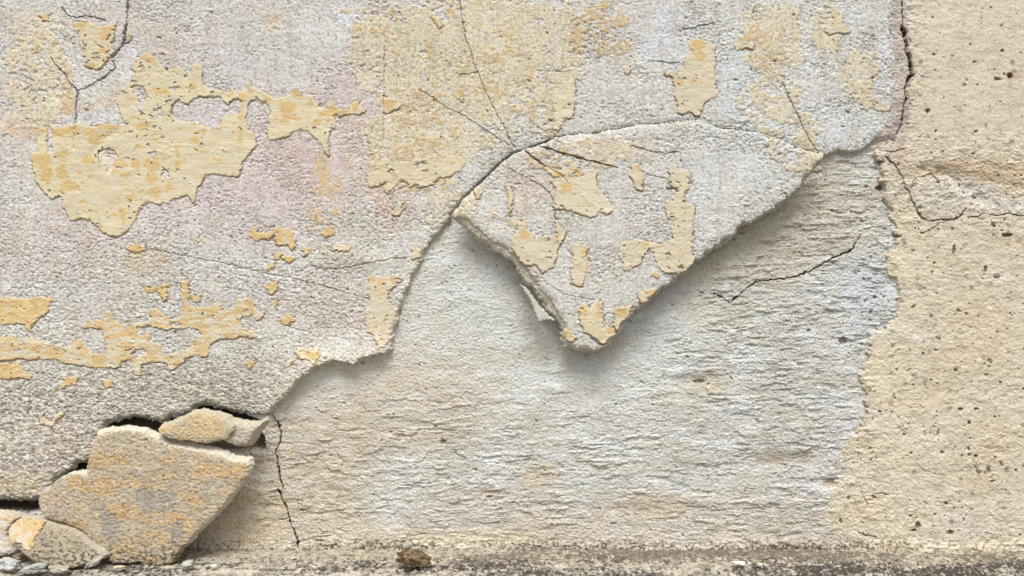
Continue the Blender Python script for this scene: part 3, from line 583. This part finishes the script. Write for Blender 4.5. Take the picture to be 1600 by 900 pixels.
tag(PLATEO, 'large triangular slab of pale plaster hanging point down in the middle of the wall', 'plaster slab', 'loose plaster slabs')
crack_objs(CH, HP, CPL, vP, PLATEO, -.004)

# paint films
q_cur[0] = ALL
KEEP = {'main': front, 'plate': None}
FP = np.zeros(XX.shape, np.float32); FP[qP] = frontP
BASE_LOW = 1.0 * fbm(XX, YY, 34, 17, 420, 2, .6) * .7 + 2.4 * BIG
for host, q, sd, tone, film in jobs:
    x, y = XX[q], YY[q]
    lim = sdm[q] if host == 'main' else np.full(x.shape, -9., np.float32)
    if host == 'plate':
        D2 = np.full(XX.shape, -9., np.float32); D2[qP] = sdp - 4; lim = D2[q]
    else: lim = SD_MAIN[q] - 6
    sd = np.minimum(sd, lim)
    a, b, cov = TONE[tone]
    c = new_col(q, a)
    if cov > 0:
        n = fbm(BXn[q], y, 24, 10, 700, 4, .55)
        m = sst(.0, .07, n + (cov - .5) * .75)
        mixc(c, b, m * .9)
    mixc(c, (204, 175, 122), OCH[q] * .82)
    thin = sst(.12, .4, fbm(x, y, 30, 14, 725, 5, .65)) ; mixc(c, (207, 203, 194), thin * .6)
    c += (3.5 * MID[q] + 4 * FI2[q] + 2.5 * pn(x / 60, y / 3.0, 720) + 3 * BIG[q])[..., None]
    mixc(c, (196, 180, 150), (1 - sst(0, 2.2, sd)) * .35)
    mixc(c, (120, 108, 92), np.clip(pits[q] / 3, 0, 1) * .5)
    low = (FP[q] if host == 'plate' else front[q])
    flat = (9.5 + 1.5 * sst(180, 545, y) if host == 'plate' else 9.5 + bul[q]) + BASE_LOW[q]
    hh = flat * .62 + low * .38 + film + .12 * pn(x / 50, y / 4.0, 730) + .5
    low = low + 1.9 * GROOVE[host][q]
    hh = np.maximum(hh, low * .85 + flat * .15 + .35)
    hh -= np.clip(pits[q], 0, 2) * .6
    curl = 1.5 * np.exp(-np.maximum(sd, 0) / 3.0) * sst(.0, .5, pn(x / 24, y / 24, 740))
    t = sst(-1.0, .6, sd)
    hh = (hh + curl) * t + (flat - 2.6) * (1 - t)
    grid_obj('paint_patch', q, hh, 0.0 if host == 'main' else -.004, facemask(sd > -1.3), c, M_PA, MAINO if host == 'main' else PLATEO)

# ---- sandy cement on the right
c = new_col(ALL, (206, 197, 178))
n = fbm(XX, YY, 90, 60, 800, 4)
mixc(c, (202, 187, 162), sst(.0, .35, n) * .7 * sst(260, 420, YY)); mixc(c, (212, 206, 188), sst(.0, .35, -n) * .6)
for b in [(1530, 60, 90, 130, (211, 200, 178), .6), (1470, 240, 50, 60, (208, 196, 176), .7), (1530, 262, 80, 18, (190, 162, 128), .75), (1590, 270, 50, 30, (200, 176, 144), .6), (1480, 300, 34, 34, (202, 199, 186), .9), (1545, 295, 44, 22, (212, 208, 200), .9), (1585, 318, 40, 14, (210, 206, 200), .9), (1505, 272, 28, 10, (212, 208, 202), .8),  # brown sloping band has the shadow below the step painted in
          (1430, 360, 26, 50, (217, 205, 180), .8), (1425, 420, 24, 30, (216, 203, 176), .8), (1405, 590, 38, 50, (214, 201, 172), .7), (1450, 630, 60, 20, (217, 203, 168), .5), (1450, 480, 22, 14, (217, 202, 168), .6), (1550, 520, 60, 70, (208, 188, 158), .6), (1540, 740, 60, 50, (204, 189, 164), .5),
          (1588, 700, 20, 20, (206, 188, 156), .5), (1390, 720, 50, 40, (216, 204, 180), .7), (1380, 820, 70, 40, (214, 202, 178), .6), (1545, 830, 50, 20, (196, 194, 184), .6), (1420, 210, 16, 26, (196, 172, 168), .7), (1424, 150, 10, 40, (180, 158, 146), .8), (1440, 140, 14, 60, (196, 184, 160), .6), (1425, 250, 10, 30, (202, 172, 150), .6),
          (1600, 110, 8, 8, (130, 84, 56), .5), (1500, 420, 50, 50, (206, 192, 166), .4), (1495, 15, 80, 20, (210, 204, 184), .4)]:
    blob(c, ALL, *b)
nf = fbm(XX, YY, 15, 9, 820, 3); mixc(c, (168, 152, 128), sst(.22, .5, nf) * .5); mixc(c, (226, 218, 202), sst(.25, .5, -nf) * .4)
rf = np.random.default_rng(77)
for k in range(520):
    fx, fy = 1330 + 330 * rf.random(), 900 * rf.random() ** .6; rr = 1.3 + 3.4 * rf.random() ** 2.5; an = rf.random() * 3
    q = win(fx - 9, fx + 9, fy - 9, fy + 9); dx, dy = XX[q] - fx, YY[q] - fy
    u = (dx * math.cos(an) + dy * math.sin(an)) / (rr * 1.35); v = (dy * math.cos(an) - dx * math.sin(an)) / rr
    tone = [(150, 138, 120), (128, 122, 112), (172, 156, 132), (184, 160, 140), (226, 218, 200), (228, 222, 208), (160, 140, 112)][rf.integers(7)]
    mixc(c[q], tone, (1 - sst(.6, 1.1, np.sqrt(u * u + v * v) + .35 * FINE[q])) * .7)
mixc(c, (188, 178, 158), sst(-.02, .3, fbm(XX, YY, 30, 20, 830, 5, .65)) * .55); mixc(c, (222, 212, 190), sst(.05, .35, -fbm(XX, YY, 20, 12, 835, 5, .65)) * .45)
c += (5 * MID + 4 * FINE)[..., None]
grime(c, ALL, 858)
mixc(c, (112, 92, 74), np.clip((CC.d) / 4, 0, 1) * .75); mixc(c, (104, 88, 72), np.clip(pits / 3, 0, 1) * .7)
lo = sst(190, 330, YY + .35 * (XX - 1500)) * .45 + .55 * sst(250, 266, YY - .2 * (XX - 1500) + 12 * MID + 10 * BRK) * sst(1436, 1460, XX) + .55 * sst(215, 330, YY) * sst(1460, 1436, XX)
rgh = np.maximum(sst(170, 260, YY) * .9 * sst(420, 300, YY), np.maximum(.42 * sst(300, 420, YY), .75 * sst(1470, 1390, XX) * sst(640, 700, YY)))
rgh = np.maximum(rgh, .9 * sst(.0, .3, fbm(XX, YY, 70, 60, 845, 4, .6)) * sst(300, 420, YY)); rgh = np.maximum(rgh, .6 * sst(1490, 1430, XX) * sst(360, 200, YY)); rgh = np.maximum(rgh, .12)
hC = 9.5 - 5 * lo + 2.4 * BIG + rgh * (1.0 * FINE + .85 * FI2 + 1.9 * MID + 1.2 * BRK * 2 + 1.5 * ripple(ALL, 15, 40, 18, 840, .2)) + (1 - rgh) * (.22 * FINE + .22 * FI2 + .3 * MID)
hC -= CC.d + pits
hC -= 4.0 * sst(670, 740, YY) * sst(1450, 1340, XX)
hC += (5 + 4 * MID) * sst(848, 880, YY + 8 * MID) ** 1.5 + sst(846, 860, YY) * (1.3 * ZZ + .8 * FI2)
dd = np.sqrt(((BXn - 1484) / 40) ** 2 + ((BYn - 304) / 32) ** 2); hC += 2.0 * (1 - sst(.6, 1.25, dd + .35 * BRK + .3 * MID))
dd = pdist(WX, WY, P('1460,262 1500,268 1530,292 1575,312')); hC -= 3 * np.exp(-(dd / 9) ** 2)
mixc(c, (222, 220, 214), (1 - sst(4, 7, np.hypot(WX - 1447, WY - 530))) * .9)
wv = np.where(YY < 215, 2.5, 3.5 + 1.5 * MID)
hC2 = slab_h(SD_CREAM, wv, hC, -3, 1.2)
mixc(c, (186, 164, 140), (1 - sst(.5, 1.4, SD_CREAM / wv)) * .5 * (YY < 215)); valid = SD_CREAM > -1.6
fm = facemask(valid); cm = np.zeros_like(fm)
for q, m_ in CC.items:
    f2 = faceany(m_); sub = cm[q[0].start:q[0].start + f2.shape[0], q[1].start:q[1].start + f2.shape[1]]; sub |= f2 & facemask(valid[q])
CRO = grid_obj('cement_render', ALL, hC2, .006, fm & ~cm, c, M_CR, wall, al=np.clip(.25 + .8 * rgh, .2, 1))
crack_objs(CC, hC2, c, valid, CRO, .006)

# ---- lumps: stones, rubble, chips as closed displaced solids
def lump(name, cx, cy, cz, rx, ry, rz, colr, m, parent=None, seed=0, amp=.22, rot=0, n=26, facet=0, var=10):
    th = np.linspace(0, np.pi, n); ph = np.linspace(0, 2 * np.pi, 2 * n, endpoint=False)
    T, Q = np.meshgrid(th, ph, indexing='ij')
    x = np.sin(T) * np.cos(Q); y = np.sin(T) * np.sin(Q); z = np.cos(T)
    g = np.random.default_rng(seed)
    r = np.ones_like(x)
    for k in range(12):
        v = g.normal(size=3); v /= np.linalg.norm(v); d = .58 + .28 * g.random()
        dt = x * v[0] + y * v[1] + z * v[2]
        r = np.minimum(r, np.where(dt > 1e-3, d / np.maximum(dt, 1e-3), 9))
    w_ = np.sin(T)
    r = r * (1 + amp * (fbm(x * 3 + 5 * seed, z * 3 + y * 2, 1.6, 1.6, 50 + seed % 20, 4) * w_) + amp * .3 * pn(x * 11 + y * 7, z * 11 - y * 5, 9) * w_)
    x, y, z = x * r * rx, y * r * ry, z * r * rz
    ca, sa = math.cos(rot), math.sin(rot)
    X = cx + x * ca - z * sa; Z = cz + x * sa + z * ca; Y = cy + y
    V = np.stack([X, Y, Z], -1).reshape(-1, 3)
    idx = np.arange(n * 2 * n).reshape(n, 2 * n); nx = np.roll(idx, -1, 1)
    F = np.stack([idx[:-1], idx[1:], nx[1:], nx[:-1]], -1).reshape(-1, 4)
    cc = np.empty((len(V), 3), np.float32); cc[:] = colr
    cc += (var * fbm(V[:, 0] * 1000, V[:, 2] * 1000 + V[:, 1] * 700, 8, 8, 70, 3) * 2)[:, None]
    V0 = np.array([cx, cy, cz]) if parent is None else np.zeros(3)
    o = mesh_from(name, V - V0, F, lin(cc) * ALB, m, parent)
    o.location = V0
    return o
def wpt(px, py, Y): s = (D + Y) / D; return (px - 800) / 1000 * s, CZ + (450 - py) / 1000 * s
for k, (px, py, r, r2, rot, colr) in enumerate([(1573, 347, 5.2, 5, .3, (104, 104, 102)), (1579, 430, 6, 5, 0, (150, 132, 130)), (1535, 664, 5.6, 3, 0, (84, 86, 88)), (1485, 680, 2.4, 6, -.3, (122, 122, 112)),
        (1474, 492, 3.6, 3.4, 0, (146, 140, 126)), (1487, 529, 4.2, 3.8, 0, (150, 136, 118)), (1568, 564, 4.6, 4, 0, (150, 132, 112)), (1566, 738, 3.6, 4.8, 0, (120, 116, 108)), (1550, 744, 4.4, 5.2, 0, (148, 134, 114)),
        (1596, 739, 4, 3.4, .6, (130, 126, 120)), (1509, 388, 2.4, 7, .1, (124, 126, 118)), (1562, 418, 2.2, 5.6, .1, (110, 112, 108)), (1585, 600, 3.2, 1.8, 0, (96, 98, 96)), (1445, 388, 3.4, 3, 0, (150, 146, 134)), (1500, 843, 4.6, 4.8, .6, (160, 150, 132)),
        (1440, 548, 3.2, 3, 0, (160, 148, 130)), (1325, 395, 4, 3.4, 0, (168, 166, 164)), (1402, 352, 4.4, 3.4, .2, (156, 156, 154))]):
    j = int(np.argmin(abs(GY - py))); i = int(np.argmin(abs(GX - px)))
    hh = (hC2 if SD_CREAM[j, i] > 0 else hU)[j, i]
    Y = .017 - hh / 1000
    X, Z = wpt(px, py, .006)
    lump('pebble', X, Y + .0012, Z, r / 1000 * 1.15, .0034, r2 / 1000 * 1.15, colr, M_BR, CRO if SD_CREAM[j, i] > 0 else UOBJ, 100 + k, .15, rot, 12)

# ---- loose pieces at the lower left
def loose(name, poly, hfun, colfun, w, hb, label, cat='plaster slab', group='loose plaster slabs', mt=M_PL, w_fun=None, grow=0):
    q = bb(poly, 14); x, y = XX[q], YY[q]
    sd = sdf(XX[q] + .5 * (WX[q] - XX[q]), YY[q] + .5 * (WY[q] - YY[q]), poly) + grow
    wv = w * (1 + .3 * MID[q]) if w_fun is None else w_fun(x, y, sd) * (1 + .25 * MID[q])
    f = hfun(x, y) + PR[q] * .45 + .7 * fbm(x, y, 60, 34, 1400, 6, .5) + 1.2 * ripple(q, 12, 34, 14, 1410, .2) - .9 * sst(.15, .5, pn(x / 5, y / 4, 1411)) - .5 * pits[q] - .5 * np.exp(-np.maximum(sd, 0) / 6)
    q_cur[0] = q
    hbv = np.maximum(hb, f - 15) if cat == 'plaster slab' and hb > -3 else hb
    f = f + .35 * CHIP[q] * sst(wv * 3, wv, sd)
    h = slab_h(sd, wv, f, hbv)
    c = colfun(q, sd, wv)
    yd = .017 - hfun(x, y) / 1000
    fa = facemask(sd > -1.5); al_ = np.clip(.35 + .9 * fbm(x, y, 40, 24, 1420, 4), .15, .8); fe = fa & ~faceany(sd > wv * 1.02)
    o = grid_obj(name, q, h, 0, fa & ~fe, c, mt, None, yd=yd, al=al_)
    grid_obj('broken_edge', q, h, 0, fe, c, M_BR, o, yd=yd)
    tag(o, label, cat, group); return o
def col_slab(q, sd, wv):
    x, y = XX[q], YY[q]
    c = new_col(q, (192, 174, 144))
    n = fbm(x, y, 44, 22, 1000, 5, .6)
    mixc(c, (203, 170, 120), sst(-.02, .14, n) * .8); mixc(c, (184, 174, 158), sst(.02, .3, -n) * .8); mixc(c, (190, 176, 156), sst(.0, .2, fbm(x, y, 11, 6, 1012, 3)) * .5)
    mixc(c, (196, 180, 168), (1 - sst(.6, 1.2, np.hypot((BXn[q] - 95) / 40, (BYn[q] - 788) / 26))) * .7)
    mixc(c, (204, 194, 176), (1 - sst(688, 730, y + 14 * n)) * .6)
    wm = sst(.02, .07, fbm(x, y, 40, 20, 1030, 5, .62) + .12 * FI2[q]); mixc(c, (176, 166, 148), wm * .7 * sst(.2, .0, n))
    for p in ['212,760 226,758 232,764 255,765 272,768 275,780 272,790 280,800 262,801 240,798 236,808 226,808 220,795 212,785', '150,795 163,790 172,800 184,806 186,820 184,845 172,852 160,840 158,820', '268,818 280,812 288,815 288,830 282,842 285,852 276,858 266,845 264,830', '312,762 320,770 330,782 322,784 314,776']:
        m = sst(-1, 1.5, sdf(WX[q], WY[q], P(p))); mixc(c, (158, 155, 148), m * (.75 + .2 * FINE[q]))
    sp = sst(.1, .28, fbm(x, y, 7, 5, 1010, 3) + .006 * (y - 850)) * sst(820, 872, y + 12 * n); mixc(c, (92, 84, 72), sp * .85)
    sp = sst(.22, .42, fbm(x, y, 7, 5, 1020, 2) + .3 * n); mixc(c, (134, 118, 96), sp * .65)
    mixc(c, (214, 200, 176), sst(.12, .3, fbm(x, y, 18, 9, 1025, 4, .65)) * .55); mixc(c, (168, 150, 124), sst(.1, .3, -fbm(x, y, 16, 8, 1026, 4, .65)) * .5)
    c *= .93
    m = (1 - sst(.8, 1.25, sd / wv + .3 * MID[q])); mixc(c, (206, 200, 184), m * .85 * sst(865, 845, y))
    c += (5 * MID[q] + 5 * FINE[q])[..., None]
    return c
slab_plane = lambda x, y: 19 + 26 * np.clip((y - 690) / 195, 0, 1.1) + 3 * np.clip((x - 200) / 190, -1, 1)
loose('plaster_slab', SLAB, slab_plane, col_slab, 4, -2, 'big broken ochre stained slab leaning against the wall foot at lower left',
      w_fun=lambda x, y, sd: 2.0 + 3.5 * (y < 742) * (x > 60) + 2 * sst(230, 300, x) * (y < 735) + 2 * sst(300, 380, x + (y - 720)) * (y > 735), grow=2.2)
def col_gen(base, alt, dark=.6, y0=820):
    def f(q, sd, wv):
        x, y = XX[q], YY[q]; n = fbm(x, y, 34, 18, 1100, 5, .6)
        c = new_col(q, base); mixc(c, alt, sst(-.02, .1, n) * .8)
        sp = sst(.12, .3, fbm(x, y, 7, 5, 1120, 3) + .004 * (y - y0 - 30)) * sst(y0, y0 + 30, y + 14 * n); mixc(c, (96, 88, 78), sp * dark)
        m = (1 - sst(.7, 1.25, sd / wv + .3 * MID[q])); mixc(c, (188, 180, 162), m * .8)
        c += (5 * MID[q] + 5 * FINE[q])[..., None]; return c
    return f
loose('plaster_slab', CHUNK, lambda x, y: 15 + 0 * x, col_gen((180, 172, 156), (188, 180, 162), 0), 6, -4, 'small pale rounded lump of plaster tucked behind the right end of the thin wedge')
loose('plaster_slab', WEDGE, lambda x, y: 21 + 3 * (y - 640) / 50, col_gen((192, 172, 136), (182, 172, 154), 0), 3.5, -4, 'thin wedge shaped plaster piece jammed in the crack above the big broken slab', grow=2)
loose('plaster_slab', CORNER, lambda x, y: 18 + 24 * np.clip((y - 800) / 75, 0, 1), col_gen((190, 182, 172), (190, 168, 134), .5, 850), 4, -2, 'pinkish grey plaster piece cut off by the left edge above white rubble')
LOWO = loose('plaster_slab', LOWP, lambda x, y: 32 + 38 * np.clip((y - 808) / 84, 0, 1), col_gen((166, 154, 132), (146, 136, 120), .95, 812), 4, 0, 'dirty jagged slab with a bright ochre corner standing on the ground at lower left')
# ochre and white paint left on the corner of that slab
pp = P('24,812 50,811 70,815 66,824 58,836 52,858 44,860 34,850 18,848 14,834 18,820'); q = bb(pp, 8)
sd = sdf(WX[q], WY[q], pp); x, y = XX[q], YY[q]; hp = 32 + 38 * np.clip((y - 808) / 84, 0, 1)
c = new_col(q, (194, 168, 124)); mixc(c, (196, 187, 170), sst(-.05, .1, fbm(x, y, 16, 12, 1210, 4, .6) + .35 - .4 * np.hypot((x - 32) / 16, (y - 838) / 20)) * .8); mixc(c, (120, 104, 84), sst(.4, .5, fbm(x, y, 7, 5, 1200, 2)))
grid_obj('paint_patch', q, hp + BASE_LOW[q] + 1.4 - 4 * (1 - sst(-1, 1, sd)), 0, facemask(sd > -1.2), c, M_PA, LOWO, yd=.017 - hp / 1000)

# ---- curled skin of mortar left of the point
q = bb(FLAKE, 6); x, y = XX[q], YY[q]; sd = sdf(x + 1.5 * WN3[q] + WN5[q], y + 1.5 * WN4[q] + WN5[q], FLAKE)
hh = 6 + 3.5 * np.clip((y - 445) / 55, 0, 1) + .3 * FI2[q] - 9 * (1 - sst(-1, .8, sd))
o = grid_obj('plaster_flake', q, hh, .008, facemask(sd > -1.3), new_col(q, (186, 186, 174)) + (10 * BRK[q] + 8 * MID[q] + 4 * FINE[q])[..., None], M_PA)
tag(o, 'smooth pale sliver of plaster peeling out behind the left side of the hanging slab', 'plaster flake')

# ================================================================== GROUND
gx = axis(-60, 1660, 2600, 2600) ; 
gy = np.concatenate([np.arange(-60, 100, 1.3), 100 + np.cumsum(1.3 * 1.14 ** np.arange(42))]).astype(np.float32)   # mm towards the camera from the plaster face
keep = gx[::1]
X2, G2 = np.meshgrid(keep, gy)
gn = fbm(X2, G2, 46, 20, 1300, 5, .6); gf = fbm(X2, G2, 9, 5, 1310, 3, .6)
near = sst(4000, 200, G2)
Zg = (3.2 * gn + 2.6 * gf + 1.4 * fbm(X2, G2, 4, 5, 1322, 2)) * near + 2.5 * np.exp(-np.maximum(G2 + 12, 0) / 10) - 6.0
Zg -= 3 * np.exp(-((G2 - 62) / 9) ** 2) * sst(-.2, .4, pn(X2 / 90, G2 / 50, 1330))
c = np.empty(X2.shape + (3,), np.float32); c[:] = (174, 168, 154)
mm = lambda cc, m: c.__iadd__((np.asarray(cc, np.float32) - c) * m[..., None])
st = fbm(X2, G2, 30, 26, 1360, 5, .68); st2 = fbm(X2, G2, 11, 11, 1370, 4, .72)
mm((194, 187, 168), sst(.0, .2, st) * .8); mm((136, 127, 114), sst(.0, .2, -st) * .7)
zone = pn(X2 / 170, G2 / 60, 1340) + .5 * pn(X2 / 60, G2 / 30, 1341) + .6 * sst(600, 900, X2) - .25
mm((112, 104, 94), sst(-.1, .15, st2 + .5 * zone) * .7)
mm((66, 62, 58), sst(.0, .15, st2 * .8 + .5 * fbm(X2, G2, 4.5, 7, 1380, 2) + .4 * zone - .05) * .85)
mm((200, 192, 172), sst(.12, .3, fbm(X2, G2, 22, 15, 1350, 4, .68) - .12 * zone) * .85)
mm((176, 164, 142), sst(16, -6, G2 + 22 * gn) * .5)
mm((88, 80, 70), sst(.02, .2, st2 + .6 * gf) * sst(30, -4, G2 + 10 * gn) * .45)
V = np.stack([(X2 - 800) / 1000, -G2 / 1000, Zg / 1000], -1).reshape(-1, 3)
idx = np.arange(X2.size).reshape(X2.shape)
F = np.stack([idx[:-1, :-1], idx[:-1, 1:], idx[1:, 1:], idx[1:, :-1]], -1).reshape(-1, 4)[:, ::-1]
g = mesh_from('ground', V, F, (lin(c) * ALB).reshape(-1, 3), M_GR); g['kind'] = 'structure'

# ================================================================== LOOSE BITS ON THE GROUND
def gpos(px, py):      # where the line of sight meets the ground
    t = CZ / ((py - 450) / 1000); return (px - 800) / 1000 * t, -D + D * t
X, Y = gpos(646, 887)
o = lump('stone', X, Y + .012, .0105, .027, .016, .0135, (118, 100, 76), M_ST, None, 3, .3, -.08, 60, var=34)
tag(o, 'small brown gritty stone lying on the ground against the foot of the wall', 'stone')
def chip(px, py, wx, hz, colr, lab, seed, rot=0, dy=.008, name='plaster_chip', cat='plaster chip'):
    X, Y = gpos(px, py)
    o = lump(name, X, Y + dy, hz * .55 + .001, wx, dy, hz, colr, M_BR, None, seed, .5, rot, 34, var=16)
    tag(o, lab, cat, 'plaster crumbs on the ground'); return o
chip(1156, 884, .011, .0022, (236, 230, 214), 'thin white plaster chip on dark ground right of the middle', 11)
chip(1190, 886, .004, .0016, (222, 214, 198), 'tiny white crumb just right of the thin white chip on dark ground', 12)
chip(331, 889, .005, .0025, (238, 236, 228), 'tiny bright white crumb on the ground right of the leaning slab', 13)
chip(290, 889, .010, .006, (180, 180, 172), 'rounded pale grey crumb beside the lower corner of the leaning slab', 14, .3)
chip(8, 893, .022, .010, (180, 180, 176), 'largest white lump of rubble in the bottom left corner', 15, -.15, .014)
chip(24, 876, .012, .008, (160, 148, 130), 'brownish crumb wedged behind the white rubble under the corner piece', 16, .2)
chip(46, 899, .022, .007, (172, 172, 166), 'flat pale grey rubble piece in front of the dirty jagged slab', 17, .25, .014)
chip(88, 897, .016, .006, (176, 168, 152), 'flat cream rubble piece under the dirty jagged slab', 18, -.1, .01)
chip(140, 887, .018, .0065, (184, 178, 166), 'pale pointed plaster crumb between the two leaning slabs', 19, .5, .008)
chip(182, 892, .008, .003, (196, 178, 150), 'small tan crumb in front of the big leaning slab', 20)

# grit and dust grains that nobody could count, thickest along the wall foot
gr = np.random.default_rng(31); nG = 5200
gxp = gr.uniform(-300, 1900, nG); gd = -8 + np.where(gr.random(nG) < .6, gr.exponential(14, nG), gr.uniform(0, 150, nG))
sz = .35 + 1.9 * gr.random(nG) ** 5
base = np.array([[1, 0, 0], [-1, 0, 0], [0, 1, 0], [0, -1, 0], [0, 0, 1], [0, 0, -1]], np.float32)
tri = np.array([[0, 2, 4], [2, 1, 4], [1, 3, 4], [3, 0, 4], [2, 0, 5], [1, 2, 5], [3, 1, 5], [0, 3, 5]])
vv = base[None] * (1 + .5 * gr.random((nG, 6, 1))) + .25 * gr.normal(size=(nG, 6, 3)); vv *= sz[:, None, None] * np.array([1.3, 1.1, .8])
j_ = np.clip(np.searchsorted(gy, gd), 0, len(gy) - 1); i_ = np.clip(np.searchsorted(keep, gxp), 0, len(keep) - 1)
vv[:, :, 0] += gxp[:, None] - 800; vv[:, :, 1] -= gd[:, None]; vv[:, :, 2] += (Zg[j_, i_] + sz * .3)[:, None]
tones = np.array([(190, 180, 160), (150, 138, 118), (110, 98, 84), (84, 76, 68), (212, 206, 192), (176, 156, 124)], np.float32)[gr.integers(0, 6, nG)]
grit = mesh_from('grit', (vv / 1000).reshape(-1, 3), (tri[None] + 6 * np.arange(nG)[:, None, None]).reshape(-1, 3), np.repeat(lin(tones) * ALB, 6, 0), M_BR, smooth=False)
tag(grit, 'fine grit and plaster dust scattered along the foot of the wall', kind='stuff')
